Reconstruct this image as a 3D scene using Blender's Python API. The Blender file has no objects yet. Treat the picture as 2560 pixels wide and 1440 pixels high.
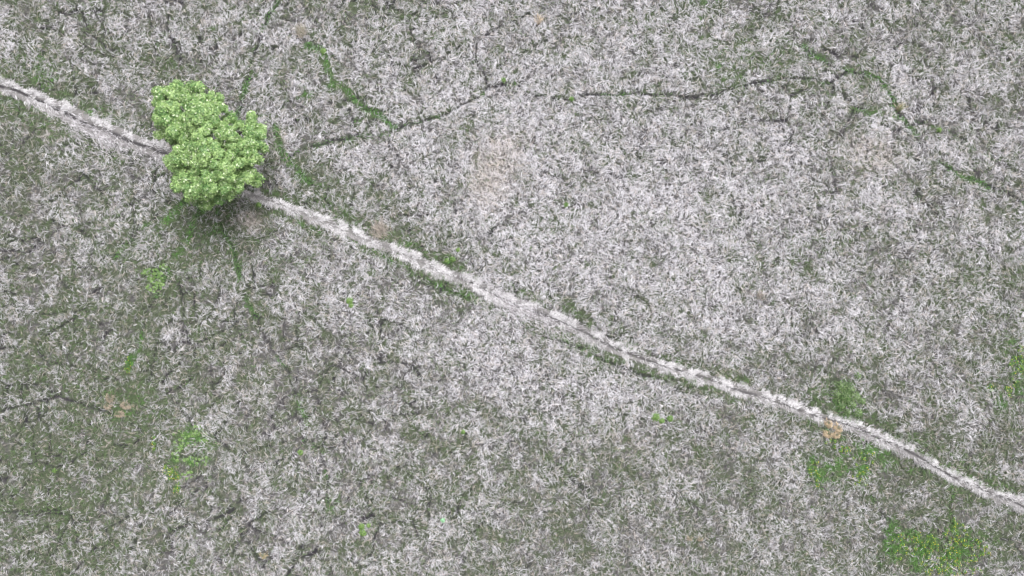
import bpy, math
import numpy as np

# ------------------------------------------------------------------ camera, sky, sun, exposure
scene = bpy.context.scene
COL = scene.collection
CAM_H = 42.6667                       # metres above the marsh, looking straight down
cam_data = bpy.data.cameras.new('camera')
cam_data.sensor_width = 36.0
cam_data.lens = 24.0
cam_data.clip_end = 6000.0
cam = bpy.data.objects.new('camera', cam_data)
cam.location = (0.0, 0.0, CAM_H)
cam.rotation_euler = (0.0, 0.0, 0.0)
COL.objects.link(cam)
scene.camera = cam

SUN_EL, SUN_ROT = math.radians(62), math.radians(35)
world = bpy.data.worlds.new('World')
scene.world = world
world.use_nodes = True
wn = world.node_tree
wn.nodes.clear()
w_out = wn.nodes.new('ShaderNodeOutputWorld')
w_bg = wn.nodes.new('ShaderNodeBackground')
w_sky = wn.nodes.new('ShaderNodeTexSky')
w_sky.sky_type = 'NISHITA'
w_sky.sun_disc = False
w_sky.sun_elevation = SUN_EL
w_sky.sun_rotation = SUN_ROT
w_sky.dust_density = 6.0
w_hsv = wn.nodes.new('ShaderNodeHueSaturation')   # an overcast sky: nearly colourless
w_hsv.inputs['Saturation'].default_value = 0.06
w_hsv.inputs['Value'].default_value = 1.0
wn.links.new(w_sky.outputs['Color'], w_hsv.inputs['Color'])
wn.links.new(w_hsv.outputs['Color'], w_bg.inputs['Color'])
w_bg.inputs['Strength'].default_value = 0.15
wn.links.new(w_bg.outputs['Background'], w_out.inputs['Surface'])

sun_data = bpy.data.lights.new('sun', 'SUN')
sun_data.energy = 1.5
sun_data.angle = math.radians(28)
sun_data.color = (1.0, 0.99, 0.985)
sun = bpy.data.objects.new('sun', sun_data)
sun.rotation_euler = (math.radians(90) - SUN_EL, 0.0, math.pi - SUN_ROT)
sun.location = (0, 0, 60)
COL.objects.link(sun)

scene.view_settings.view_transform = 'Standard'
scene.view_settings.look = 'None'
scene.view_settings.gamma = 1.0
scene.view_settings.exposure = 1.13
scene.view_settings.use_curve_mapping = False

# ------------------------------------------------------------------ units and fields
rng = np.random.default_rng(11)
F = 24.0 / 36.0 * 2560.0
def W(px, py, z=0.0):
    """a point of the survey (2560 wide) at height z, in metres"""
    return (px - 1280.0) * (CAM_H - z) / F, (720.0 - py) * (CAM_H - z) / F

def lin(r, g, b, k=1.0):
    c = np.array([r, g, b], float) / 255.0
    c = np.where(c <= 0.04045, c / 12.92, ((c + 0.055) / 1.055) ** 2.4)
    return c * k

_tab = np.random.default_rng(5).random((16, 256, 256)).astype(np.float32)
def vnoise(x, y, scale, seed=0):
    t = _tab[seed % 16]
    fx = np.asarray(x) / scale + 37.3 * seed
    fy = np.asarray(y) / scale + 91.7 * seed
    ix = np.floor(fx).astype(np.int64); iy = np.floor(fy).astype(np.int64)
    u = fx - ix; v = fy - iy
    u = u * u * (3 - 2 * u); v = v * v * (3 - 2 * v)
    a = t[ix % 256, iy % 256]; b = t[(ix + 1) % 256, iy % 256]
    c = t[ix % 256, (iy + 1) % 256]; d = t[(ix + 1) % 256, (iy + 1) % 256]
    return (a * (1 - u) + b * u) * (1 - v) + (c * (1 - u) + d * u) * v
def fbm(x, y, scale, seed=0, octs=3):
    s = 0.0; amp = 1.0; tot = 0.0
    c, sn = math.cos(0.9 + seed), math.sin(0.9 + seed)
    xr = c * np.asarray(x) - sn * np.asarray(y); yr = sn * np.asarray(x) + c * np.asarray(y)
    for k in range(octs):
        s = s + amp * vnoise(xr, yr, scale / 2 ** k, seed + k); tot += amp; amp *= 0.55
    return s / tot
def sstep(a, b, x):
    t = np.clip((x - a) / (b - a), 0, 1)
    return t * t * (3 - 2 * t)

def blobs(x, y, lst):
    s = np.zeros(np.shape(x))
    for (px, py, rx, ry, ang, amt) in lst:
        cx, cy = W(px, py)
        a = math.radians(ang)
        dx, dy = x - cx, y - cy
        u = (dx * math.cos(a) + dy * math.sin(a)) / (rx / 40.0)
        v = (-dx * math.sin(a) + dy * math.cos(a)) / (ry / 40.0)
        s = s + amt * np.exp(-(u * u + v * v))
    return s

# how pale and thick the dead thatch lies
PALE = [(1500,450,900,480,0,.10),(250,1100,700,500,0,-.09),(150,500,350,350,0,-.05),(2300,1250,500,260,0,-.05),(1350,100,420,170,0,.16),(1650,600,420,300,0,.20),(1200,890,300,110,-20,.16),(1260,250,160,60,0,.16),(1960,470,160,70,0,.10),
        (870,680,110,70,-20,.12),(1480,1010,260,80,0,.08),(620,140,200,120,0,.08),(1750,100,80,90,0,.14),(2060,40,70,40,0,.12),
        (1250,480,140,160,0,.14),(60,1300,1,1,0,0),(2200,800,160,90,0,.06),(150,650,110,60,0,.06),(560,810,90,60,0,.04),
        (750,1320,50,40,0,.18),(120,1390,240,20,15,.1),(100,560,60,30,0,.08),(2030,1170,90,50,0,.1),(2420,960,90,70,0,.12),(2330,330,160,120,0,.05),
        (250,1150,1400,1,0,0),(150,1200,420,330,0,-.16),(60,400,200,170,0,-.16),(520,700,260,160,0,-.14),(900,950,240,120,0,-.06),
        (2330,1190,260,120,-25,-.12),(1230,1130,220,80,0,-.08),(1000,560,170,40,-26,-.20),(560,60,60,60,0,-.05),(780,440,120,70,0,-.12),
        (420,170,120,50,0,-.16),(470,20,1,1,0,0),(2120,920,120,60,0,-.12),(1900,140,140,70,0,-.12),(2380,830,120,70,0,-.10),
        (2000,330,130,60,0,-.04),(2170,420,120,70,0,-.10),(1400,1200,600,200,0,-.05),(1500,1400,700,120,0,-.06),(1700,130,100,60,0,-.05),
        (700,1000,180,120,0,-.10),(330,1010,90,60,0,-.2),(960,100,140,80,0,-.05),(2000,640,170,70,20,-.06),(1590,230,100,30,0,-.05),
        (1750,1130,180,60,-20,-.06),(2520,950,60,120,0,-.2),(2340,1380,170,60,0,-.25),(2120,1150,110,70,0,-.18),(560,560,80,60,0,-.1)]
GREEN = [(90,160,110,60,-10,.45),(50,300,80,60,-30,.30),(80,420,1,1,0,0),(75,270,90,30,-30,.3),(250,280,130,16,-28,.55),(100,300,120,26,-35,.45),
         (120,1250,330,240,0,.22),(180,900,240,160,0,.16),(500,640,220,120,0,.22),(330,1000,110,60,0,.35),(470,1100,70,60,0,.30),(1010,600,120,16,-26,.55),
         (1150,730,100,12,-28,.75),(1480,875,70,12,-28,.7),(1650,900,70,14,-22,.35),(1850,985,110,10,-20,.35),(1300,1400,1,1,0,0),
         (1860,140,120,70,0,.35),(1800,180,60,40,0,.3),(1560,40,90,40,0,.15),(2090,980,80,50,0,.55),(2210,1060,120,22,-27,.55),(2420,1160,120,20,-25,.5),
         (2450,700,110,70,0,.22),(2520,900,50,90,0,.45),(2350,1380,130,55,0,.5),(2110,1150,110,60,0,.4),(2180,280,80,60,0,.18),(1980,640,150,50,25,.16),
         (2110,430,120,60,0,.12),(2020,200,60,60,0,.12),(1660,60,60,40,0,.12),(980,30,120,50,0,.14),(1050,110,80,80,0,.10),(440,165,90,40,0,.3),(260,20,60,50,0,.2),
         (530,540,60,40,0,.35),(880,490,120,50,0,.2),(820,490,80,30,-30,.3),(720,170,140,60,0,.08),(220,570,120,60,0,.14),(60,1400,90,80,0,.15),(1500,1180,700,200,0,.07),
         (2500,20,80,40,0,.1),(2250,60,90,50,0,.08),(1400,560,30,60,-30,.22),(2520,180,80,60,0,.08)]
TAN = [(1240,430,85,110,0,.75),(1300,350,100,50,20,.45),(1210,480,50,60,0,.4),(625,555,42,30,-15,1.3),(950,578,60,20,-25,.9),(1185,1110,60,60,0,.5),
       (1560,1110,100,60,-20,.6),(700,360,28,60,0,.9),(2150,370,130,80,0,.65),(2230,400,90,50,0,.4),(640,990,90,60,0,.5),(130,140,50,50,0,.3),
       (420,30,60,40,0,.2),(170,100,70,40,0,.45),(2440,560,90,60,0,.45),(2420,230,120,120,0,.2),(1500,60,80,60,0,.15),(50,310,90,40,-30,.45),(130,330,60,20,-30,.4),
       (900,640,1,1,0,0),(1050,680,40,12,-25,.7),(1090,300,60,40,0,.2),(960,340,140,60,0,.2),(720,830,60,60,0,.1),(2180,830,70,50,0,.3),(2090,600,90,60,0,.15),(1100,880,110,70,0,.2),
       (260,560,60,40,0,.4),(360,610,40,30,0,.25),(1250,240,70,25,0,.3),(1620,1400,100,60,0,.35),(1580,1270,100,80,0,.15),(2290,1230,60,40,0,.35),(2080,1030,40,12,-25,.6)]
FRESH = [(2300,1390,70,45,0,.55),(2400,1345,60,35,0,.5),(2270,1330,50,18,0,.5),(2380,1425,90,20,0,.5),(2225,1380,16,50,0,.5),(2090,1150,70,50,0,.7),(2190,1140,50,34,-20,.75),(2110,1100,50,16,-20,.7),(2060,1200,16,26,0,.5),(2480,1340,40,30,0,.3),(2150,1085,50,14,-25,.4),(2545,880,24,90,0,.5),(2490,1010,30,20,0,.35),(520,1120,60,60,0,.25),(345,1000,40,40,0,.4),(60,180,70,40,-10,.1),(130,200,60,26,-25,.3),(2120,1005,60,60,0,.3),(530,560,50,60,0,.35),(430,560,60,26,40,.35),(1850,170,110,60,0,.22),(1010,615,60,8,-26,.3),(1170,735,60,8,-28,.35),(960,640,70,7,-28,.35),(535,525,34,24,0,1.0),(560,500,14,30,0,.8),(470,1088,46,26,0,.6),(430,1165,22,34,0,.8),(480,1155,16,20,30,.7),(330,1035,50,12,8,.7),(285,975,12,22,0,.8),(357,1010,16,16,0,.7),
         (2340,1370,70,34,0,.85),(2240,1345,30,40,0,.7),(2380,1320,10,40,0,.9),(2420,1390,60,30,0,.6),(2150,1120,50,16,-20,.7),(2035,1180,16,36,0,.9),(2090,1095,40,12,-10,.8),(2160,1190,16,30,0,.7),(2130,1210,14,20,0,.6),
         (2100,985,44,34,0,.55),(2130,1025,26,18,0,.6),(2535,910,16,60,10,.8),(2505,1000,12,20,0,.9),(2545,985,14,22,0,.6),(2475,970,12,12,0,.6),(1845,145,34,18,0,.35),(1795,170,14,8,0,.7),(1810,210,26,14,0,.5),(1760,5,40,8,0,.9),(1760,50,12,12,0,.5),
         (400,690,26,26,0,.6),(330,900,14,12,0,.7),(300,670,10,12,0,.6),(250,720,1,1,0,0),(60,165,30,24,0,.35),(150,210,30,14,-20,.35),(225,285,22,8,-20,.7),(270,290,20,14,-30,.4),(295,400,14,8,0,.5),(115,145,30,12,0,.3),
         (2120,985,1,1,0,0),(790,130,20,8,0,.5),(812,455,1,1,0,0),(760,450,12,16,40,.7),(735,440,8,10,0,.5),(1030,610,12,6,0,1.0),(1095,700,10,6,0,1),(1130,640,8,8,0,.6),(1145,625,5,8,0,.9),(1120,655,8,5,0,.9),
         (752,1130,8,10,0,.9),(840,1250,16,8,0,.7),(825,1275,10,14,0,.6),(450,1345,6,10,0,.6),(525,1225,8,10,0,.5),(650,1285,1,1,0,0),(1260,205,8,5,0,.8),(215,45,8,8,0,.5),(195,60,12,6,0,.4),(530,70,10,6,0,.7),(345,65,8,5,0,.6),
         (900,310,20,14,0,.4),(1925,315,1,1,0,0),(2345,325,8,6,0,.8),(1270,1060,1,1,0,0),(1390,600,1,1,0,0),(2240,720,14,10,0,.4),(2170,700,14,14,0,.4),(2130,740,12,10,0,.4),(2250,840,10,10,0,.4)]

# narrow animal trails: points, half width (px), bare-peat strength, green strength
TRAILS = [
 ([(700,0),(672,35),(648,95),(632,150),(618,185),(610,230),(597,270),(590,300)],4.5,.9,.75),
 ([(552,132),(575,145),(605,143),(628,138),(650,125),(700,115)],3,.4,.7),
 ([(413,0),(420,60),(428,100),(440,130),(455,165),(462,190)],5.5,1.0,.15),
 ([(185,10),(205,45),(225,80),(250,105),(290,125)],4,.6,.35),
 ([(428,118),(400,108),(385,100)],3,.5,.3),
 ([(765,118),(805,122),(818,150),(828,195),(832,215),(860,222),(885,250)],4.5,.45,1.0),
 ([(832,215),(790,228),(740,245),(705,265),(670,285),(640,290)],4,.35,.9),
 ([(885,250),(920,275),(950,285),(975,305),(985,320)],5,.3,.9),
 ([(740,385),(780,370),(845,350),(895,343),(960,335),(1010,320),(1060,305),(1110,288),(1150,270),(1190,248),(1215,225),(1225,215)],4.5,1.0,.45),
 ([(1219,212),(1205,180),(1190,155),(1185,135),(1195,110),(1215,90),(1250,65),(1290,52),(1340,28),(1380,28),(1400,25)],3.5,.75,.1),
 ([(1150,140),(1170,152),(1187,163)],3,.6,.1),
 ([(1215,222),(1260,212),(1300,218),(1340,236),(1390,245),(1430,246),(1480,238),(1540,234),(1580,232),(1640,238),(1700,244),(1745,246),(1790,238),(1830,222),(1870,212),(1920,208),(1960,198),(2020,200),(2070,206),(2090,202),(2115,185),(2125,180)],4.5,1.0,.4),
 ([(2008,120),(2030,137),(2060,150),(2090,170),(2125,180),(2160,183),(2190,192),(2215,220),(2230,250),(2245,280),(2265,300),(2285,330),(2300,360),(2320,385),(2345,410),(2385,430),(2410,445),(2450,455),(2485,470),(2520,485),(2560,510)],5,.9,.7),
 ([(1700+285,90),(1955,85),(1942,60),(1938,20),(1942,0)],4,.7,.4),
 ([(2008,118),(1980,105),(1955,92)],4,.35,.5),
 ([(2012,130),(2025,150),(2035,175),(2045,205),(2062,225),(2080,240)],3.5,.7,.5),
 ([(1942,95),(1935,125),(1915,150),(1900,170)],3.5,.6,.4),
 ([(1855,0),(1880,25),(1905,45)],3,.5,.4),
 ([(2262,295),(2215,285),(2170,282),(2130,272)],4,.4,.8),
 ([(2290,300),(2330,318),(2370,330),(2400,345),(2430,372),(2470,390),(2510,410),(2540,430)],3.5,.7,.4),
 ([(2410,15),(2415,50),(2440,80),(2480,120),(2500,125),(2560,120)],3,.6,.35),
 ([(1430,285),(1460,297),(1490,300)],3,.6,.1),
 ([(690,320),(703,350),(705,375),(712,390)],7,.25,1.3),
 ([(712,390),(735,425),(765,455),(800,470)],5.5,.35,1.1),
 ([(2420,0),(2410,14)],3,.5,.2),
 ([(470,500),(430,540),(410,560)],6,.2,1.0),
 ([(500,520),(480,570),(465,610),(440,640),(420,680),(400,720),(385,760),(370,790),(360,830),(352,860)],4.5,.4,.75),
 ([(352,860),(335,890),(322,920)],6,.1,.9),
 ([(545,530),(556,570),(572,600),(585,640),(600,680),(608,720),(625,760),(640,790),(655,830)],4.5,.7,.85),
 ([(655,830),(675,870),(700,900),(720,930),(727,960),(735,990),(752,1025),(768,1060),(780,1090),(795,1120),(812,1160),(818,1200),(824,1250),(838,1300)],4,.6,.55),
 ([(430,500),(410,525),(385,550),(360,570),(335,600),(305,625),(290,650)],4,.4,.65),
 ([(775,1075),(760,1110),(750,1150),(745,1180)],3,.5,.4),
 ([(0,632),(60,630),(100,626),(150,635)],3.5,.8,.1),
 ([(35,775),(80,785),(120,792),(180,778),(210,772)],3.5,.7,.1),
 ([(0,1030),(60,1012),(110,1000),(145,992),(190,1010),(230,1020),(280,1035)],4.5,.9,.15),
 ([(190,872),(230,855),(262,838),(275,825)],3.5,.7,.1),
 ([(640,600),(680,580),(710,565)],3.5,.5,.1),
 ([(240,360),(200,358),(150,365),(110,368)],3,.7,.2),
 ([(215,340),(245,360),(285,385)],3,.5,.1),
 ([(1125,500),(1145,525),(1155,555),(1155,590),(1148,620)],3,.7,.15),
 ([(1230,776),(1260,795),(1300,812),(1345,835),(1400,855),(1455,870),(1520,905),(1560,920),(1640,945),(1700,960)],4,.8,.1),
 ([(740,555),(790,575),(860,590),(920,620),(960,645),(1000,670)],4,.4,.6),
 ([(1000,670),(1060,695),(1100,715),(1150,738),(1200,755)],4,.2,.5),
 ([(2165,1100),(2160,1130),(2172,1160)],4,.7,.3),
 ([(2175,1240),(2200,1280),(2225,1305),(2222,1350),(2225,1380),(2200,1420)],3.5,.5,.6),
 ([(2225,1305),(2260,1320),(2330,1350),(2400,1355),(2480,1350),(2560,1345)],3.5,.5,.3),
 ([(2385,1200),(2385,1240),(2378,1290),(2385,1330)],3.5,.3,.7),
 ([(2480,1050),(2450,1090),(2430,1130),(2415,1160)],3,.6,.1),
 ([(2540,960),(2510,990),(2490,1020)],4,.3,.6),
 ([(1925,400),(1925,440),(1920,470)],3,.6,.2),
 ([(1270,975),(1275,1000),(1262,1030)],3,.4,.1),
 ([(1100,1250),(1125,1300),(1135,1330)],3,.5,.2),
 ([(1030,1140),(1055,1165)],3,.3,.1),
 ([(670,1240),(690,1280),(705,1320)],2.5,.5,.1),
 ([(800,1400),(815,1360),(822,1310)],2.5,.4,.2),
 ([(1960,1240),(2010,1210),(2040,1190)],3,.4,.1),
 ([(1020,70),(1040,110),(1025,100)],3,.3,.1),
 ([(965,240),(1000,230),(1040,190),(1080,150),(1110,120)],3,.35,.2),
 ([(1500,1280),(1560,1240),(1600,1200)],2.5,.2,.1),
 ([(1330,1010),(1380,990),(1480,990),(1500,1000)],3,.4,.1),
]
_tr = np.random.default_rng(77)
for _ in range(46):       # short faint traces where animals have crossed the thatch
    px, py, a = _tr.uniform(0, 2560), _tr.uniform(0, 1440), _tr.uniform(0, 3.14)
    pts = [(px, py)]
    for _k in range(_tr.integers(3, 7)):
        a += _tr.normal(0, .35); px += 32 * math.cos(a); py += 32 * math.sin(a); pts.append((px, py))
    TRAILS.append((pts, 2.6, _tr.uniform(.15, .5), _tr.uniform(0, .25)))
PATH = [(-90,180),(0,215),(54,234),(134,269),(202,302),(269,328),(336,356),(420,390),(500,430),(560,462),(612,484),(672,502),(739,528),(806,555),(860,578),(917,600),
        (1001,633),(1085,671),(1152,698),(1220,729),(1287,760),(1354,786),(1421,812),(1488,846),(1556,876),(1623,903),(1690,923),(1780,952),(1850,974),
        (1900,990),(1994,1022),(2042,1040),(2125,1064),(2181,1088),(2237,1114),(2294,1142),(2350,1174),(2380,1190),(2425,1208),(2481,1234),(2537,1256),(2580,1280),(2650,1320)]
PATH_W = [24,24,24,32,38,36,32,28,12,12,12,14,17,19,20,20,20,20,20,23,26,25,25,24,22,20,19,19,19,20,20,19,19,22,21,19,16,18,20,20,20,20,20]   # half width px

def resample(pts, vals, step):
    P = np.array([W(*p) for p in pts]); v = np.array(vals, float)
    # Catmull-Rom
    out = []; ov = []
    for i in range(len(P) - 1):
        p0 = P[max(i - 1, 0)]; p1 = P[i]; p2 = P[i + 1]; p3 = P[min(i + 2, len(P) - 1)]
        n = max(int(np.linalg.norm(p2 - p1) / step), 1)
        for t in np.arange(n) / n:
            out.append(0.5 * ((2 * p1) + (-p0 + p2) * t + (2 * p0 - 5 * p1 + 4 * p2 - p3) * t * t + (-p0 + 3 * p1 - 3 * p2 + p3) * t ** 3))
            ov.append(v[i] * (1 - t) + v[i + 1] * t)
    out.append(P[-1]); ov.append(v[-1])
    return np.array(out), np.array(ov)

# rasters at 5 cm
X0, Y0, X1, Y1, RS = -38.0, -23.5, 38.0, 23.5, 0.05
gx = np.arange(X0, X1 + 1e-6, RS); gy = np.arange(Y0, Y1 + 1e-6, RS)
GX, GY = np.meshgrid(gx, gy, indexing='ij')
WX = GX + 0.10 * (fbm(GX, GY, 0.3, 11) - 0.5) + 0.30 * (fbm(GX, GY, 0.9, 1) - 0.5) + 0.35 * (fbm(GX, GY, 2.7, 2) - 0.5)
WY = GY + 0.10 * (fbm(GX, GY, 0.3, 13) - 0.5) + 0.30 * (fbm(GX, GY, 0.9, 3) - 0.5) + 0.35 * (fbm(GX, GY, 2.7, 4) - 0.5)
def dist_raster(P, pad=2.0):
    D = np.full(GX.shape, 9.0, np.float32)
    for a, b in zip(P[:-1], P[1:]):
        i0 = max(int((min(a[0], b[0]) - pad - X0) / RS), 0); i1 = min(int((max(a[0], b[0]) + pad - X0) / RS) + 1, len(gx))
        j0 = max(int((min(a[1], b[1]) - pad - Y0) / RS), 0); j1 = min(int((max(a[1], b[1]) + pad - Y0) / RS) + 1, len(gy))
        if i1 <= i0 or j1 <= j0: continue
        x = WX[i0:i1, j0:j1]; y = WY[i0:i1, j0:j1]
        d = b - a; L = d @ d + 1e-9
        t = np.clip(((x - a[0]) * d[0] + (y - a[1]) * d[1]) / L, 0, 1)
        dd = np.hypot(x - a[0] - t * d[0], y - a[1] - t * d[1])
        D[i0:i1, j0:j1] = np.minimum(D[i0:i1, j0:j1], dd)
    return D
BARE = np.zeros(GX.shape, np.float32); TGRN = np.zeros(GX.shape, np.float32)
brk = 0.5 * fbm(GX, GY, 1.4, 6) + 0.5 * fbm(GX, GY, 0.28, 10, 2); brk2 = fbm(GX, GY, 0.8, 9)
for pts, hw, bare, grn in TRAILS:
    P = np.array([W(*p) for p in pts]); D = dist_raster(P, 1.0)
    w = hw / 40.0 * 0.78
    wv = w * (0.45 + 1.1 * fbm(GX, GY, 0.35, 7))
    BARE = np.maximum(BARE, min(0.40 + bare * .5, 0.88) * np.exp(-(D / (wv * (1.15 - .3 * bare))) ** 2) * sstep(0.45 - 0.12 * bare, 0.54 - 0.12 * bare, brk))
    TGRN = np.maximum(TGRN, np.minimum(1, grn * 1.1) * np.exp(-(D / (wv * 1.9)) ** 2) * sstep(0.56 - 0.30 * grn, 0.74 - 0.28 * grn, brk2))
# a net of fine cracks between the tussocks of peat, clearest in the western half
def cells(cs, seed):
    fx = WX / cs + 50; fy = WY / cs + 50
    ix = np.floor(fx).astype(int); iy = np.floor(fy).astype(int)
    f1 = np.full(GX.shape, 9.0); f2 = np.full(GX.shape, 9.0)
    for a in (-1, 0, 1):
        for b in (-1, 0, 1):
            jx = ix + a; jy = iy + b
            d = np.hypot(jx + _tab[seed][jx % 256, jy % 256] - fx, jy + _tab[seed + 1][jx % 256, jy % 256] - fy)
            f2 = np.minimum(f2, np.maximum(f1, d)); f1 = np.minimum(f1, d)
    return (f2 - f1) * cs
CR = np.exp(-(np.minimum(cells(2.9, 3), 1.4 * cells(1.7, 6)) / 0.08) ** 2) * sstep(0.455, 0.53, 0.5 * fbm(GX, GY, 2.2, 12, 2) + 0.5 * fbm(GX, GY, 0.3, 2, 2))
west = 0.6 + 0.4 * sstep(4.0, -12.0, GX) + 0.35 * np.exp(-((GX - 20) / 9) ** 2 - ((GY - 12) / 7) ** 2)
BARE = np.maximum(BARE, (0.95 * CR * np.clip(west, 0, 1)).astype(np.float32))
pc, pw = resample(PATH, PATH_W, 0.25)
PD = dist_raster(pc, 2.0)
# local path half width raster: nearest along x is good enough for this diagonal path
PWX = np.interp(GX[:, 0], pc[:, 0], pw / 40.0)[:, None]
wob = 0.75 + 0.5 * fbm(GX, GY, 0.5, 10)
PATHM = sstep(1.15, 0.85, PD / (PWX * wob * 0.76))
def ras(R, x, y):
    fx = np.clip((x - X0) / RS, 0, len(gx) - 1.001); fy = np.clip((y - Y0) / RS, 0, len(gy) - 1.001)
    i = fx.astype(int); j = fy.astype(int); u = fx - i; v = fy - j
    return (R[i, j] * (1 - u) + R[i + 1, j] * u) * (1 - v) + (R[i, j + 1] * (1 - u) + R[i + 1, j + 1] * u) * v
inside_f = lambda x, y: sstep(38.0, 36.5, np.abs(x)) * sstep(23.5, 22.0, np.abs(y))

HGT = 0.14 * (fbm(GX, GY, 1.1, 12) - 0.5) + 0.5 * (fbm(GX, GY, 9.0, 13, 2) - 0.5)
HGT = HGT * (1 - 0.6 * PATHM) - 0.07 * BARE - 0.04 * PATHM * np.exp(-(PD / 0.16) ** 2) * 1.5
EDGE = sstep(38.0, 35.5, np.abs(GX)) * sstep(23.5, 21.0, np.abs(GY))
HGT = (HGT * EDGE).astype(np.float32)
def height(x, y):
    return np.where((np.abs(x) < 38) & (np.abs(y) < 23.5), ras(HGT, x, y), 0.0)

PM_ = blobs(GX, GY, PALE) + 0.16 * (fbm(GX, GY, 5.0, 14) - 0.5)
FLANK = np.exp(-((PD - 1.35 * PWX) / 0.28) ** 2) * sstep(.30, .60, fbm(GX, GY, 1.8, 8))
PM_ = PM_ - 0.34 * FLANK
GM_ = 0.95 * FLANK + 1.15 * blobs(GX, GY, GREEN) + 0.22 * (fbm(GX, GY, 4.0, 15) - 0.5)
TM_ = 0.68 * blobs(GX, GY, TAN) + 0.25 * (fbm(GX, GY, 3.0, 2) - 0.5)
FM_ = np.minimum(blobs(GX, GY, FRESH), 0.95)
FM_ = np.clip(np.maximum(0.9 * FM_ * (0.02 + 1.25 * sstep(0.46, 0.58, 0.55 * fbm(GX, GY, 0.85, 8) + 0.45 * fbm(GX, GY, 0.3, 6))), TGRN), 0, 1)

# ------------------------------------------------------------------ mesh helpers
def tag(o, label=None, cat=None, group=None, kind=None):
    if label: o['label'] = label
    if cat: o['category'] = cat
    if group: o['group'] = group
    if kind: o['kind'] = kind
    return o
def mesh_from(name, V, Fq, C=None, smooth=False):
    """V (n,3), Fq (m,k) faces, C (n,3) linear colours"""
    me = bpy.data.meshes.new(name)
    V = np.ascontiguousarray(V, np.float32); Fq = np.ascontiguousarray(Fq, np.int32)
    k = Fq.shape[1]
    me.vertices.add(len(V)); me.vertices.foreach_set('co', V.ravel())
    me.loops.add(Fq.size); me.loops.foreach_set('vertex_index', Fq.ravel())
    me.polygons.add(len(Fq))
    me.polygons.foreach_set('loop_start', np.arange(0, Fq.size, k, dtype=np.int32))
    me.polygons.foreach_set('loop_total', np.full(len(Fq), k, np.int32))
    if smooth: me.polygons.foreach_set('use_smooth', np.ones(len(Fq), bool))
    me.update(calc_edges=True)
    if C is not None:
        at = me.color_attributes.new('Col', 'FLOAT_COLOR', 'POINT')
        c4 = np.ones((len(V), 4), np.float32); c4[:, :3] = C
        at.data.foreach_set('color', c4.ravel())
    return me
def link(name, me, m, parent=None):
    o = bpy.data.objects.new(name, me); COL.objects.link(o)
    if m is not None and not me.materials: me.materials.append(m)
    if parent: o.parent = parent
    return o

def ribbons(x, y, z, th, L, w, curl, arch, droop, C, k=3, roll=None):
    """blades: heading th, total turn curl along the length, arch = mid height, droop = tip height"""
    n = len(x)
    t = np.linspace(0, 1, k + 1)[None, :]
    a = th[:, None] + curl[:, None] * (t - 0.25)
    step = (L / k)[:, None]
    dx = np.cos(a) * step; dy = np.sin(a) * step
    px = x[:, None] + np.concatenate([np.zeros((n, 1)), np.cumsum(dx[:, :-1], 1)], 1)
    py = y[:, None] + np.concatenate([np.zeros((n, 1)), np.cumsum(dy[:, :-1], 1)], 1)
    pz = z[:, None] + arch[:, None] * 4 * t * (1 - t) + droop[:, None] * t
    ww = w[:, None] * np.array([0.75] + [1.0] * (k - 1) + [0.22])[None, :] * 0.5
    if roll is None: roll = rng.normal(0, 0.45, n)
    cr, sr = np.cos(roll)[:, None], np.sin(roll)[:, None]
    nx = -np.sin(a) * ww * cr; ny = np.cos(a) * ww * cr; nz = ww * sr
    V = np.empty((n, k + 1, 2, 3), np.float32)
    V[:, :, 0, 0] = px + nx; V[:, :, 0, 1] = py + ny; V[:, :, 0, 2] = pz + nz
    V[:, :, 1, 0] = px - nx; V[:, :, 1, 1] = py - ny; V[:, :, 1, 2] = pz - nz
    base = (np.arange(n) * 2 * (k + 1))[:, None, None]
    q = np.array([[2 * i, 2 * i + 2, 2 * i + 3, 2 * i + 1] for i in range(k)])[None]
    Fq = (base + q).reshape(-1, 4)
    Cv = np.repeat(C, 2 * (k + 1), axis=0)
    return V.reshape(-1, 3), Fq, Cv
def join(parts):
    Vs, Fs, Cs = [], [], []; o = 0
    for V, Fq, C in parts:
        Vs.append(V); Fs.append(Fq + o); Cs.append(C); o += len(V)
    return np.concatenate(Vs), np.concatenate(Fs), np.concatenate(Cs)

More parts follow.
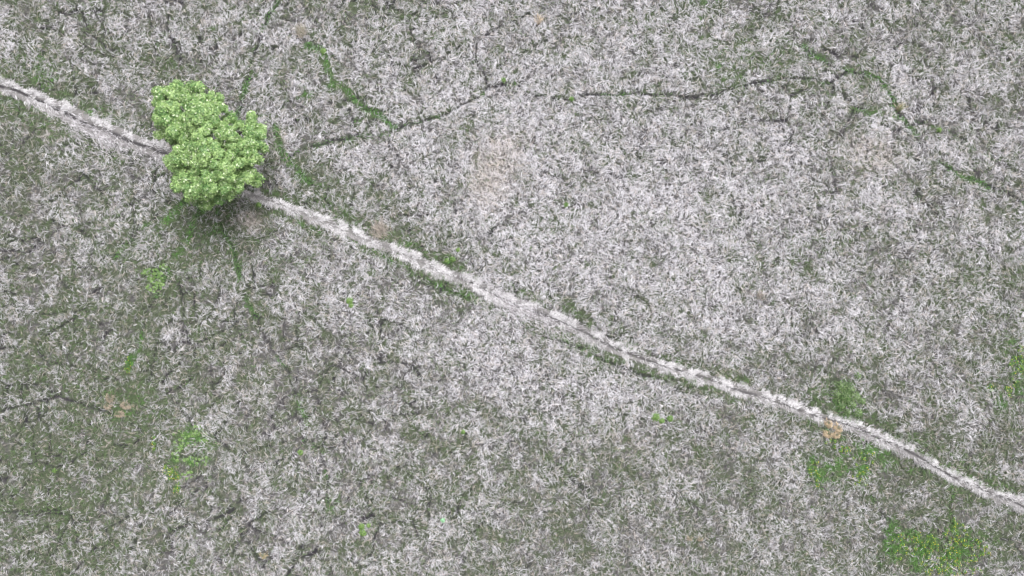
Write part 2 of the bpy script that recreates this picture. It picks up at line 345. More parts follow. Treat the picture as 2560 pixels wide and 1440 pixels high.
def mat_attr(name, rough=0.8, spec=0.3, trans=0.0, vary=0.0, bump=0.0, scale=20.0):
    m = bpy.data.materials.new(name); m.use_nodes = True
    nt = m.node_tree; nt.nodes.clear()
    out = nt.nodes.new('ShaderNodeOutputMaterial')
    bs = nt.nodes.new('ShaderNodeBsdfPrincipled')
    bs.inputs['Roughness'].default_value = rough
    bs.inputs['Specular IOR Level'].default_value = spec
    at = nt.nodes.new('ShaderNodeAttribute'); at.attribute_name = 'Col'
    col = at.outputs['Color']
    if vary > 0 or bump > 0:
        tc = nt.nodes.new('ShaderNodeTexCoord')
        no = nt.nodes.new('ShaderNodeTexNoise'); no.inputs['Scale'].default_value = scale; no.inputs['Detail'].default_value = 6
        no.inputs['Roughness'].default_value = 0.7; no.inputs['Distortion'].default_value = 1.5
        nt.links.new(tc.outputs['Object'], no.inputs['Vector'])
    if vary > 0:
        mr = nt.nodes.new('ShaderNodeMapRange')
        mr.inputs['From Min'].default_value = 0.3; mr.inputs['From Max'].default_value = 0.7
        mr.inputs['To Min'].default_value = 1 - vary; mr.inputs['To Max'].default_value = 1 + vary
        nt.links.new(no.outputs['Fac'], mr.inputs['Value'])
        mul = nt.nodes.new('ShaderNodeVectorMath'); mul.operation = 'SCALE'
        nt.links.new(col, mul.inputs[0]); nt.links.new(mr.outputs['Result'], mul.inputs['Scale'])
        col = mul.outputs['Vector']
    if bump > 0:
        bp = nt.nodes.new('ShaderNodeBump'); bp.inputs['Strength'].default_value = bump; bp.inputs['Distance'].default_value = 0.05
        nt.links.new(no.outputs['Fac'], bp.inputs['Height']); nt.links.new(bp.outputs['Normal'], bs.inputs['Normal'])
    nt.links.new(col, bs.inputs['Base Color'])
    sh = bs.outputs['BSDF']
    if trans > 0:
        tr = nt.nodes.new('ShaderNodeBsdfTranslucent'); nt.links.new(col, tr.inputs['Color'])
        mx = nt.nodes.new('ShaderNodeMixShader'); mx.inputs['Fac'].default_value = trans
        nt.links.new(sh, mx.inputs[1]); nt.links.new(tr.outputs['BSDF'], mx.inputs[2]); sh = mx.outputs['Shader']
    nt.links.new(sh, out.inputs['Surface'])
    return m
def mat_plain(name, rgb, rough=0.8, spec=0.3, vary=0.25, scale=6.0, trans=0.0):
    m = bpy.data.materials.new(name); m.use_nodes = True
    nt = m.node_tree; bs = nt.nodes['Principled BSDF']
    bs.inputs['Roughness'].default_value = rough; bs.inputs['Specular IOR Level'].default_value = spec
    tc = nt.nodes.new('ShaderNodeTexCoord')
    no = nt.nodes.new('ShaderNodeTexNoise'); no.inputs['Scale'].default_value = scale; no.inputs['Detail'].default_value = 4
    nt.links.new(tc.outputs['Object'], no.inputs['Vector'])
    rp = nt.nodes.new('ShaderNodeValToRGB')
    rp.color_ramp.elements[0].position = 0.3; rp.color_ramp.elements[1].position = 0.7
    rp.color_ramp.elements[0].color = (*[c * (1 - vary) for c in rgb], 1)
    rp.color_ramp.elements[1].color = (*[c * (1 + vary) for c in rgb], 1)
    nt.links.new(no.outputs['Fac'], rp.inputs['Fac']); nt.links.new(rp.outputs['Color'], bs.inputs['Base Color'])
    return m

M_GROUND = mat_attr('marsh_soil', 0.95, 0.1, vary=0.45, bump=0.6, scale=9.0)
M_PATH = mat_attr('trodden_litter', 0.95, 0.1, vary=0.40, bump=0.6, scale=16.0)
M_BLADE = mat_attr('dead_blades', 0.75, 0.25, trans=0.10)
M_GRASS = mat_attr('green_blades', 0.65, 0.3, trans=0.15)
M_LEAF = mat_attr('tree_leaf', 0.42, 0.5, trans=0.22)
M_HERB = mat_attr('herb_leaf', 0.55, 0.35, trans=0.2)
M_BARK = mat_plain('bark', (0.10, 0.085, 0.07), 0.95, 0.1, 0.4, 8.0)

K = 0.62            # display value to surface colour
def shade(rgb, k=K): return lin(*rgb) * k
PALEC = shade((230, 227, 233)); GREYC = shade((179, 177, 180)); TANC = shade((208, 194, 182)); BRNC = shade((134, 129, 122))
OLIVE = shade((108, 115, 92)); GRNC = shade((92, 122, 68)); FRSH = shade((84, 138, 54)); SOIL = shade((50, 48, 52)); LITT = shade((90, 88, 88)); MOSS = shade((76, 84, 66))

# ------------------------------------------------------------------ ground
ins_x = np.arange(-37.9, 37.91, 0.1); ins_y = np.arange(-23.4, 23.41, 0.1)
far = np.array([0.4, 1, 2, 4, 8, 16, 32, 64, 130, 260, 520, 1040, 2000])
xs = np.concatenate([-(37.9 + far[::-1]), ins_x, 37.9 + far]); ys = np.concatenate([-(23.4 + far[::-1]), ins_y, 23.4 + far])
QX, QY = np.meshgrid(xs, ys, indexing='ij')
qx, qy = QX.ravel(), QY.ravel()
inn = ((np.abs(qx) < 37.95) & (np.abs(qy) < 23.45)).astype(float)
bare = ras(BARE, qx, qy) * inn; fm = ras(FM_, qx, qy) * inn; gm = ras(GM_, qx, qy) * inn; pm = ras(PM_, qx, qy) * inn; tm = ras(TM_, qx, qy) * inn
n1 = fbm(qx, qy, 0.7, 4)
c = LITT[None] * (1 - 0) + (MOSS - LITT)[None] * sstep(0.35, 0.62, n1 + 0.5 * gm - 0.3 * pm)[:, None]
c = c + (BRNC - c) * (0.6 * sstep(0.2, 0.8, tm))[:, None]
c = c + (GRNC * 0.8 - c) * (0.75 * np.clip(fm, 0, 1))[:, None]
c = c + (SOIL - c) * np.clip(bare * 1.3, 0, 1)[:, None]
avg = shade((160, 156, 152))
c = c + (avg[None] * (0.8 + 0.4 * fbm(qx, qy, 2.0, 3))[:, None] - c) * (1 - inside_f(qx, qy) * inn)[:, None]
nxg, nyg = len(xs), len(ys)
I, J = np.meshgrid(np.arange(nxg - 1), np.arange(nyg - 1), indexing='ij')
b0 = (I * nyg + J).ravel()
Fg = np.stack([b0, b0 + nyg, b0 + nyg + 1, b0 + 1], 1)
ground = link('ground', mesh_from('ground', np.stack([qx, qy, height(qx, qy)], 1), Fg, c, True), M_GROUND)
tag(ground, kind='structure')

# path: a sheet of trodden litter lying on the ground
def sheet(name, P, hw, lift, cross, colf, m):
    T = np.gradient(P, axis=0); T /= np.linalg.norm(T, axis=1)[:, None]
    N = np.stack([-T[:, 1], T[:, 0]], 1)
    u = np.linspace(-1, 1, cross)
    wl = hw * (0.92 + 0.35 * (vnoise(P[:, 0], P[:, 1], 0.45, 3) - 0.5)); wr = hw * (0.92 + 0.35 * (vnoise(P[:, 0], P[:, 1], 0.45, 5) - 0.5))
    wu = np.where(u[None] > 0, wl[:, None], wr[:, None]) * u[None]
    x = P[:, 0, None] + N[:, 0, None] * wu; y = P[:, 1, None] + N[:, 1, None] * wu
    z = height(x, y) + lift
    z[:, 0] -= lift + 0.03; z[:, -1] -= lift + 0.03
    C = colf(x.ravel(), y.ravel(), np.broadcast_to(u, x.shape).ravel())
    n, k = x.shape
    I, J = np.meshgrid(np.arange(n - 1), np.arange(k - 1), indexing='ij'); b = (I * k + J).ravel()
    Fq = np.stack([b, b + k, b + k + 1, b + 1], 1)
    o = link(name, mesh_from(name, np.stack([x.ravel(), y.ravel(), z.ravel()], 1), Fq, C, True), m)
    return tag(o, kind='structure')
pf, pwf = resample(PATH, np.array(PATH_W) * 0.74 / 40.0, 0.1)
pf = pf + 0.16 * np.stack([fbm(pf[:, 0], pf[:, 1], 1.6, 3) - .5, fbm(pf[:, 0], pf[:, 1], 1.6, 7) - .5], 1)
grv = 0.22 * (fbm(pf[:, 0], pf[:, 1], 2.5, 5) - 0.5) * 2       # the rut wanders about the centre line
def rut_off(x): return np.interp(x, pf[:, 0], grv)
def rut_w(x):
    """how clearly the dark rut shows, along the path (photo survey x)"""
    px = x * 40 + 1280
    return np.interp(px, [-90, 0, 400, 470, 640, 700, 1050, 1180, 1300, 2560], [1, 1, .9, .2, .05, .12, .15, .6, .75, .8])
def pathcol(x, y, u):
    n = fbm(x, y, 0.35, 6)
    c = shade((132, 129, 129))[None] * (0.75 + 0.5 * n)[:, None]
    return c + (SOIL - c) * (np.exp(-((u - rut_off(x)) / 0.26) ** 2) * rut_w(x) * sstep(0.3, 0.5, n + 0.1))[:, None]
path = sheet('path', pf, pwf, 0.012, 13, pathcol, M_PATH)

# ------------------------------------------------------------------ grasses
def clear_of_trails(x, y, th, L, cu, n, amt=1.0):
    """blades that would lie across bare peat or the green of a trail are trodden away"""
    drop = np.zeros(n, bool); q = rng.random(n)
    for f in (0.0, 0.3, 0.6, 0.9):
        a = th + cu * (f * .5 - .25)
        X = x + np.cos(a) * L * f; Y = y + np.sin(a) * L * f
        b = ras(BARE, X, Y); g = ras(TGRN, X, Y); m = ras(FM_, X, Y)
        drop |= q < amt * np.clip(np.maximum(np.maximum(0.88 * sstep(.3, .75, b), 0.72 * sstep(.3, .8, g)), .55 * sstep(.2, .8, m)), 0, 1)
        if amt == 1.0: drop |= rng.random(n) < 0.5 * ras(PATHM, X, Y)
    return ~drop
class Bag:
    def __init__(s): s.p = []
    def add(s, *a, **k): s.p.append(ribbons(*a, **k))
dry, green, litter = Bag(), Bag(), Bag()
A = (X1 - X0 - 2) * (Y1 - Y0 - 2)
def scatter(n):
    return rng.uniform(X0 + 1, X1 - 1, n), rng.uniform(Y0 + 1, Y1 - 1, n)
def mixc(a, b, t): return a + (b - a) * t[:, None]

# 1. dead thatch: small curling locks of parallel blades, many to a tuft
nc = int(A * 125)
cx, cy = scatter(nc)
bare = ras(BARE, cx, cy); pth = ras(PATHM, cx, cy); fm = ras(FM_, cx, cy); gm = ras(GM_, cx, cy); pm = ras(PM_, cx, cy); tm = ras(TM_, cx, cy)
loc = fbm(cx, cy, 0.85, 1, 3)
pfield = (loc - 0.5) * 1.95 + (fbm(cx, cy, 2.4, 9, 2) - 0.5) * 0.6 + pm * 2.4 + 0.03
keep = rng.random(nc) < np.clip(0.76 + 0.40 * pfield - 0.28 * gm, 0.42, 1.0) * (1 - 0.9 * sstep(.3, .9, bare)) * (1 - 0.97 * pth) * (1 - 0.8 * np.clip(fm, 0, 1))
cx, cy, pfield, tm, gm = cx[keep], cy[keep], pfield[keep], tm[keep], gm[keep]
nc = len(cx)
tan_t = sstep(0.25, 0.9, tm + rng.normal(0, 0.12, nc))
head = 2 * np.pi * 2.0 * fbm(cx, cy, 1.3, 2, 3) + rng.normal(0, 0.75, nc)
head = np.where(tan_t > 0.5, 2.0 + rng.normal(0, 0.8, nc), head)
curl = (6.0 * (fbm(cx, cy, 1.0, 5, 2) - 0.5) + rng.normal(0, 1.3, nc)) * (1 - 0.6 * tan_t)
pal_t = np.clip(0.45 + 0.55 * pfield + rng.normal(0, 0.27, nc), 0, 1)
size = rng.uniform(0.65, 1.3, nc)
tone = np.clip(rng.normal(0.97, 0.18, nc), .45, 1.22)
ns = rng.integers(2, 5, nc)
idx = np.repeat(np.arange(nc), ns); n = len(idx)
print('dead strands', n)
off = rng.normal(0, 0.018, n) * size[idx]; al = rng.normal(0, .05, n)
x = cx[idx] - off * np.sin(head[idx]) + al * np.cos(head[idx]); y = cy[idx] + off * np.cos(head[idx]) + al * np.sin(head[idx])
th = head[idx] + rng.normal(0, 0.16, n)
L = (rng.uniform(0.12, 0.29, nc) * np.where(rng.random(nc) < .3, 1.45, 1.0))[idx] * rng.uniform(.85, 1.15, n) * size[idx] * (1 + 0.35 * tan_t[idx])
wd = rng.uniform(0.008, 0.018, n)
cu = curl[idx] + rng.normal(0, 0.3, n)
ok = clear_of_trails(x, y, th, L, cu, n)
x, y, th, L, wd, cu, idx = x[ok], y[ok], th[ok], L[ok], wd[ok], cu[ok], idx[ok]; n = len(x)
z = height(x, y) + (rng.uniform(0.0, 0.11, nc) + 0.05 * pal_t)[idx] + rng.uniform(.01, 0.03, n)
arch = rng.uniform(0.0, 0.06, n); droop = rng.normal(0, 0.03, n)
C = mixc(np.broadcast_to(BRNC * 0.62 + OLIVE * 0.25, (n, 3)), np.broadcast_to(GREYC, (n, 3)), sstep(0.0, 0.45, pal_t[idx] + rng.normal(0, .10, n)))
C = mixc(C, np.broadcast_to(PALEC, (n, 3)), sstep(0.35, 1.0, pal_t[idx] + rng.normal(0, .10, n)))
C = mixc(C, np.broadcast_to(TANC, (n, 3)), np.clip(0.55 * tan_t[idx] + 0.55 * (rng.random(nc) < 0.14)[idx], 0, 0.8))
C = C * (tone[idx] * rng.uniform(0.82, 1.12, n))[:, None]
dry.add(x, y, z, th, L, wd, cu, arch, droop, C)

# 2. long loose pale and straw blades lying over everything
n = int(A * 6)
x, y = scatter(n)
gm = ras(GM_, x, y); pth = ras(PATHM, x, y); tm = ras(TM_, x, y)
k_ = rng.random(n) < 0.8 * (1 - pth)
x, y, tm = x[k_], y[k_], tm[k_]; n = len(x)
C = mixc(np.broadcast_to(PALEC * 0.95, (n, 3)), np.broadcast_to(TANC, (n, 3)), (rng.random(n) < (0.30 + 0.3 * tm)).astype(float) * 0.9)
dry.add(x, y, height(x, y) + rng.uniform(.08, .16, n), 2 * np.pi * 1.6 * fbm(x, y, 2.2, 2, 2) + rng.normal(0, 1.0, n), rng.uniform(.2, .5, n), rng.uniform(.008, .015, n),
        rng.normal(0, 1.6, n), rng.uniform(0, .08, n), rng.normal(0, .04, n), C * rng.uniform(0.8, 1.1, n)[:, None])

# 3. green sedge blades between the thatch
nc = int(A * 40)
cx, cy = scatter(nc)
bare = ras(BARE, cx, cy); pth = ras(PATHM, cx, cy); fm = ras(FM_, cx, cy); gm = ras(GM_, cx, cy); pm = ras(PM_, cx, cy)
loc2 = fbm(cx, cy, 0.85, 1, 3); loc3 = fbm(cx, cy, 0.6, 11, 2)
pr = np.clip(0.30 + 1.2 * gm + 1.4 * (0.5 - loc2) + 2.0 * (loc3 - 0.5) - 0.4 * pm, 0.02, 1.0) * (1 - 0.8 * sstep(.3, .8, bare)) * (1 - 0.99 * pth)
keep = rng.random(nc) < pr
cx, cy, gm, fm = cx[keep], cy[keep], gm[keep], fm[keep]; nc = len(cx)
ns = rng.integers(2, 6, nc); idx = np.repeat(np.arange(nc), ns); n = len(idx)
print('green strands', n)
head = 2 * np.pi * 1.3 * fbm(cx, cy, 2.6, 7, 2) + rng.normal(0, .5, nc)
r = np.abs(rng.normal(0, 0.05, n)); ra = rng.random(n) * 2 * np.pi
x = cx[idx] + r * np.cos(ra); y = cy[idx] + r * np.sin(ra)
gt = np.clip(rng.normal(0.40, 0.28, nc) + 0.9 * gm, 0, 1)
C = mixc(np.broadcast_to(OLIVE, (n, 3)), np.broadcast_to(GRNC, (n, 3)), gt[idx])
C = C * rng.uniform(0.5, 1.35, n)[:, None]
green.add(x, y, height(x, y) + rng.uniform(.01, .11, n), head[idx] + rng.normal(0, .5, n), rng.uniform(.08, .22, n) * (1 + .3 * gt[idx]), rng.uniform(.008, .018, n),
          rng.normal(0, .7, n), rng.uniform(0.0, .09, n), rng.uniform(-.02, .10, n), C)

# 4. fresh bright green grass and low herbs along the trails and in the patches
n0 = int(A * 330)
x, y = scatter(n0)
fm = ras(FM_, x, y); pth = ras(PATHM, x, y)
keep = rng.random(n0) < np.clip(fm - 0.12, 0, 1) * (1 - .85 * pth) * (1 - 0.5 * sstep(.5, 1, ras(BARE, x, y)))
x, y, fm = x[keep], y[keep], fm[keep]; n = len(x)
print('fresh', n)
C = mixc(np.broadcast_to(GRNC, (n, 3)), np.broadcast_to(FRSH, (n, 3)), np.clip(rng.normal(0.6, .3, n) + 0.3 * fm, 0, 1)) * (rng.uniform(.5, 1.3, n) * (0.6 + 0.8 * fbm(x, y, 0.3, 2)))[:, None]
fresh = ribbons(x, y, height(x, y) + rng.uniform(.03, .15, n), rng.uniform(0, 6.28, n), rng.uniform(.06, .17, n), rng.uniform(.014, .036, n),
                rng.normal(0, .6, n), rng.uniform(0, .03, n), rng.normal(0.0, .03, n), C, k=2)

# 5. path litter: reeds combed away from the rut on both sides
npth = 60000
s = rng.integers(0, len(pf) - 1, npth)
T = np.gradient(pf, axis=0); T /= np.linalg.norm(T, axis=1)[:, None]; N = np.stack([-T[:, 1], T[:, 0]], 1)
u = rng.uniform(-1, 1, npth)
off = rut_off(pf[s, 0]); rw = rut_w(pf[s, 0])
base = pf[s] + T[s] * rng.uniform(-.1, .1, npth)[:, None]
side = np.where(u > off, 1.0, -1.0)
keep = (rng.random(npth) > 1.15 * rw * np.exp(-((u - off) / 0.30) ** 2) * sstep(.25, .5, 0.5 * vnoise(base[:, 0], base[:, 1], 0.9, 8) + 0.5 * vnoise(base[:, 0], base[:, 1], 0.2, 9))) & (rng.random(npth) < 0.04 + 1.5 * sstep(.42, .60, fbm(base[:, 0] + N[s, 0] * u * .5, base[:, 1] + N[s, 1] * u * .5, 0.4, 9, 2)))
u, s, base, side, off, rw = u[keep], s[keep], base[keep], side[keep], off[keep], rw[keep]; n = len(u)
jag = 0.98 + 0.75 * (vnoise(base[:, 0], base[:, 1] + 7 * side, 0.35, 4) - 0.5)
P = base + N[s] * (u * pwf[s] * jag)[:, None]
ta = np.arctan2(T[s, 1], T[s, 0])
ang = ta + side * (0.35 + 0.45 * vnoise(P[:, 0], P[:, 1], 1.2, 5) + 0.5 * np.abs(u)) + rng.normal(0, .55, n)
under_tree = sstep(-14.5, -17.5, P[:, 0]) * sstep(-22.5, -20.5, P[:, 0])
tone = np.clip(rng.normal(0.66, .30, n) + 0.16 * side + 0.5 * (vnoise(P[:, 0], P[:, 1], 0.6, 3) - 0.5), 0, 1)
C = mixc(np.broadcast_to(shade((120, 117, 118)), (n, 3)), np.broadcast_to(shade((244, 241, 244)), (n, 3)), tone)
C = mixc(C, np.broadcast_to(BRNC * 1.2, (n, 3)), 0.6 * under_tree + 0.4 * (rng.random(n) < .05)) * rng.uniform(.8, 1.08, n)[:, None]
rise = 0.015 * np.exp(-((np.abs(u) - 0.75) / 0.3) ** 2)
litter.add(P[:, 0], P[:, 1], height(P[:, 0], P[:, 1]) + .02 + rise + rng.uniform(0, .05, n), ang, rng.uniform(.10, .30, n), rng.uniform(.010, .026, n),
           rng.normal(0, .5, n), rng.uniform(0, .03, n), rng.normal(-.005, .02, n), C)
# pale spill beside the path where it widens
spill = [(230,345,60,26,-28,1),(290,372,60,18,-28,.9),(210,330,26,24,0,.8),(1330,800,80,28,-25,1),(1260,770,36,26,-30,.9),(1420,848,60,16,-25,.6),(400,400,40,14,-25,.6),(2160,1100,34,24,-30,.6),
         (1560,860,50,10,-28,.4),(1240,715,60,10,-28,.5),(165,285,50,14,-30,.5),(1300,755,50,14,-28,.5)]
n0 = 60000
x = rng.uniform(-30, 26, n0); y = W(0, 720)[1] + rng.uniform(-13, 13, n0)
n0 = 900000
x, y = scatter(n0)
sp = np.clip(blobs(x, y, spill), 0, 1)
keep = rng.random(n0) < 0.55 * sp * (1 - ras(BARE, x, y)) * sstep(.25, .6, fbm(x, y, .6, 12) + .15)
x, y = x[keep], y[keep]; n = len(x)
C = mixc(np.broadcast_to(shade((140, 134, 138)), (n, 3)), np.broadcast_to(shade((244, 240, 245)), (n, 3)), rng.random(n)) * rng.uniform(.8, 1.05, n)[:, None]
litter.add(x, y, height(x, y) + rng.uniform(.04, .12, n), -0.45 + rng.normal(0, .6, n), rng.uniform(.18, .42, n), rng.uniform(.014, .03, n), rng.normal(0, .6, n), rng.uniform(0, .03, n), rng.normal(0, .02, n), C)

def stuff(name, parts, m, label, cat):
    V, Fq, C = join(parts)
    return tag(link(name, mesh_from(name, V, Fq, C), m), label, cat, kind='stuff')
stuff('dead_grass', dry.p, M_BLADE, 'bleached pale grey dead grass matted in curling tufts all over the marsh', 'dead grass')
stuff('green_grass', green.p, M_GRASS, 'dull olive green sedge growing up between the pale dead tufts', 'grass')
stuff('herb_carpet', [fresh], M_HERB, 'bright green low herbs lining the narrow trails and filling the green patches', 'ground cover')
stuff('trampled_reed', litter.p, M_BLADE, 'whitish trampled reed stalks combed to both sides of the footpath', 'trampled reed')

# ------------------------------------------------------------------ tree
def tube(pts, rad, seg=9, knots=0.0):
    pts = np.array(pts, float); rad = np.array(rad, float)
    T = np.gradient(pts, axis=0); T /= np.linalg.norm(T, axis=1)[:, None]
    V = []
    for p, t, r in zip(pts, T, rad):
        a = np.cross(t, [0.3, 1, 0.2]); a /= np.linalg.norm(a); b = np.cross(t, a)
        for q in range(seg):
            f = 2 * math.pi * q / seg
            rr = r * (1 + knots * (rng.random() - .5))
            V.append(p + rr * (math.cos(f) * a + math.sin(f) * b))
    V = np.array(V); n = len(pts); Fq = []
    for i in range(n - 1):
        for q in range(seg):
            Fq.append([i * seg + q, i * seg + (q + 1) % seg, (i + 1) * seg + (q + 1) % seg, (i + 1) * seg + q])
    return V, np.array(Fq)
tree = bpy.data.objects.new('broadleaf_tree', None); COL.objects.link(tree)
tx, ty = W(578, 388)
tz = float(height(np.array([tx]), np.array([ty]))[0]) - 0.05
tree.location = (tx, ty, tz)
tag(tree, 'round bushy tree in fresh yellow-green leaf standing over the pale footpath', 'tree')
# crown lobes: close-up coordinates (cx, cy, radius) and height of the lobe top
LOBES = [(330,290,150,4.1),(225,270,95,3.5),(375,165,58,3.7),(545,270,140,4.3),(700,310,100,3.9),(600,470,160,5.2),(735,410,95,4.5),(280,430,120,4.2),
         (235,565,88,3.5),(390,590,120,4.5),(320,640,72,3.4),(480,640,80,4.3),(870,500,100,4.2),(1070,545,92,3.9),(1085,640,84,3.8),(960,620,90,4.2),
         (800,610,110,5.0),(610,660,110,5.2),(700,800,120,5.5),(1000,760,110,4.7),(1110,770,85,3.9),(1000,900,110,4.2),(820,900,130,5.1),(620,850,120,5.3),
         (420,780,120,4.5),(340,850,72,3.6),(390,910,92,3.9),(520,960,110,4.6),(345,1040,72,3.3),(450,1060,92,3.8),(570,1090,115,4.1),(710,1050,120,4.4),
         (850,1030,105,4.2),(950,1020,70,3.6),(620,1180,82,3.3),(670,1225,48,3.0),(505,1140,72,3.2),(790,1110,90,3.6),(895,1095,52,3.1),(1075,1010,36,2.6),
         (460,480,90,4.4),(560,380,100,4.7),(900,700,80,4.9),(950,850,70,4.6),(1050,440,22,3.0)]
lobes = []
for (a, b, r_, zt) in LOBES:
    if b > 980: zt += 0.6; r_ *= 1.08
    rr = r_ / 3.6 / 40.0 * 0.84
    zc = (zt - 3.9) * 1.25 + 3.9 + 0.3 * math.sin(a * .37 + b * .23) - rr * 0.75
    X, Y = W(340 + a / 3.6, 170 + b / 3.6, zc)
    lobes.append((X, Y, zc, rr))
# sub-lobes: each lobe breaks into small billows
LV, LC = [], []
trg = np.random.default_rng(21)
small = []
for (X, Y, Z, R) in lobes:
    nb = max(int(20 * (R / 0.8) ** 2), 5)
    for _ in range(nb):
        d = trg.normal(size=3); d /= np.linalg.norm(d); d[2] = abs(d[2]) * 1.0 - 0.25
        q = np.array([X, Y, Z]) + d * R * np.array([.86, .86, .72]) * trg.uniform(.8, 1.08)
        small.append((q, R * 0.12 + trg.uniform(.12, .28)))
allc = []; alln = []; cell = []
for (q, rs) in small:
    m = int(300 * (rs / 0.3) ** 2)
    d = trg.normal(size=(m, 3)); d /= np.linalg.norm(d, axis=1)[:, None]
    d[:, 2] = np.where(d[:, 2] < -0.35, -d[:, 2], d[:, 2])
    rad = rs * (trg.uniform(0.55, 1.1, m) + (trg.random(m) < .05) * trg.uniform(0, .6, m))[:, None]
    allc.append(q + d * rad * np.array([1, 1, .85])); alln.append(d); cell.append(np.full(m, trg.normal(0, 1)))
# stray sprays at the rim
cen = np.concatenate(allc); nor = np.concatenate(alln); cel = np.concatenate(cell)
n = len(cen)
print('leaves', n)
nn = nor * 0.95 + trg.normal(0, .42, (n, 3)) + np.array([0, 0, .35]); nn /= np.linalg.norm(nn, axis=1)[:, None]
ax = trg.normal(size=(n, 3)); ax -= (ax * nn).sum(1)[:, None] * nn; ax /= np.linalg.norm(ax, axis=1)[:, None]
bx = np.cross(nn, ax)
ll = trg.uniform(.045, .10, n)[:, None]; lw = ll * trg.uniform(.3, .46, n)[:, None]
v0 = cen - ax * ll; v1 = cen + bx * lw + nn * lw * .35; v2 = cen + ax * ll; v3 = cen - bx * lw + nn * lw * .35
V = np.stack([v0, v1, v2, v3], 1).reshape(-1, 3) - np.array([tx, ty, tz])
b = np.arange(n) * 4
Fq = np.concatenate([np.stack([b, b + 1, b + 2], 1), np.stack([b, b + 2, b + 3], 1)])
LA, LB = shade((90, 130, 68), .74), shade((172, 200, 128), .74)
tt = np.clip(trg.normal(.45, .34, n) + .14 * cel, 0, 1)
# the upper left of the crown has paler, yellower young leaf
C = mixc(np.broadcast_to(LA, (n, 3)), np.broadcast_to(LB, (n, 3)), tt) * trg.uniform(.78, 1.18, n)[:, None]
silver = trg.random(n) < .05
C[silver] = shade((222, 232, 196), .75)
crown = link('crown', mesh_from('crown', V, Fq, np.repeat(C, 4, axis=0)), M_LEAF, tree)
# trunk and limbs
top = np.array([tx - 0.35, ty + 0.2, 2.0])
tp = [np.array([tx, ty, tz - .2]), np.array([tx - .05, ty + .03, tz + .4]), np.array([tx - .12, ty + .1, 1.2]), top]
V, Fq = tube([p - np.array([tx, ty, tz]) for p in tp], [.30, .21, .18, .15], 12, .15)
link('trunk', mesh_from('trunk', V, Fq, None, True), M_BARK, tree)
for li in [0, 3, 5, 9, 13, 18, 19, 21, 24, 30, 32, 15, 34, 11]:
    X, Y, Z, R = lobes[li]
    end = np.array([X, Y, Z + R * .2]); st = tp[2] + (top - tp[2]) * trg.uniform(0, .9)
    mid1 = st + (end - st) * .35 + np.array([0, 0, .35]) + trg.normal(0, .08, 3); mid2 = st + (end - st) * .7 + np.array([0, 0, .3]) + trg.normal(0, .1, 3)
    o3 = np.array([tx, ty, tz])
    V1, F1 = tube([st - o3, mid1 - o3, mid2 - o3, end - o3], [.09, .065, .042, .015], 7, .2)
    parts = [(V1, F1)]
    for q in range(5):
        a = mid1 + (end - mid1) * trg.uniform(.1, .9); e = a + trg.normal(0, .35, 3) * R + (np.array([X, Y, Z]) - a) * .5 + np.array([0, 0, .25])
        parts.append(tube([a - o3, (a + e) / 2 - o3 + trg.normal(0, .04, 3), e - o3], [.03, .02, .008], 5))
    Vs, Fs, _ = join([(v, f, np.zeros((len(v), 3))) for v, f in parts])
    link('branch', mesh_from('branch', Vs, Fs, None, True), M_BARK, tree)

# ------------------------------------------------------------------ single plants
prg = np.random.default_rng(8)
def leaf_rosette(n, rad, lsize, cup, rgbs, round_=0.9, zt=0.12, cell=6):
    """a plant: n broad leaves (6-point outlines, folded) on a dome of radius rad"""
    Vs, Fs, Cs = [], [], []; o = 0
    for i in range(n):
        f = 2.399 * i + prg.uniform(-.3, .3); rr = rad * math.sqrt((i + .3) / n) * prg.uniform(.85, 1.1)
        c = np.array([rr * math.cos(f), rr * math.sin(f), zt * (1 - (rr / (rad * 1.2)) ** 2) + prg.uniform(-.015, .02)])
        out = np.array([math.cos(f), math.sin(f), -cup]); out /= np.linalg.norm(out)
        sd = np.cross([0, 0, 1], out); sd /= np.linalg.norm(sd); sd = sd + prg.normal(0, .2, 3) * np.array([0, 0, 1])
        ls = lsize * prg.uniform(.75, 1.2)
        prof = [(-1, 0), (-.5, .75), (.2, .9), (.75, .5), (1.05, 0), (.75, -.5), (.2, -.9), (-.5, -.75)]
        nz = np.cross(out, sd)
        P = [c] + [c + out * a * ls + sd * b * ls * round_ + nz * abs(b) * ls * .18 for a, b in prof]
        Vs += P; m = len(prof)
        Fs += [[o, o + 1 + k, o + 1 + (k + 1) % m] for k in range(m)]
        col = rgbs[prg.integers(len(rgbs))] * prg.uniform(.8, 1.2)
        Cs += [col] * (m + 1); o += m + 1
    return np.array(Vs), np.array(Fs), np.array(Cs)
def place(px, py): 
    x, y = W(px, py); return x, y, float(height(np.array([x]), np.array([y]))[0])
def put(name, me, m, px, py, s=1.0, label='', cat='', group=None, dz=0.05):
    o = link(name, me, m); x, y, z = place(px, py)
    o.location = (x, y, z + dz); o.rotation_euler = (0, 0, prg.uniform(0, 6.28)); o.scale = (s, s, s)
    return tag(o, label, cat, group)
def tri_to(V, Fq, C): return V, Fq, C

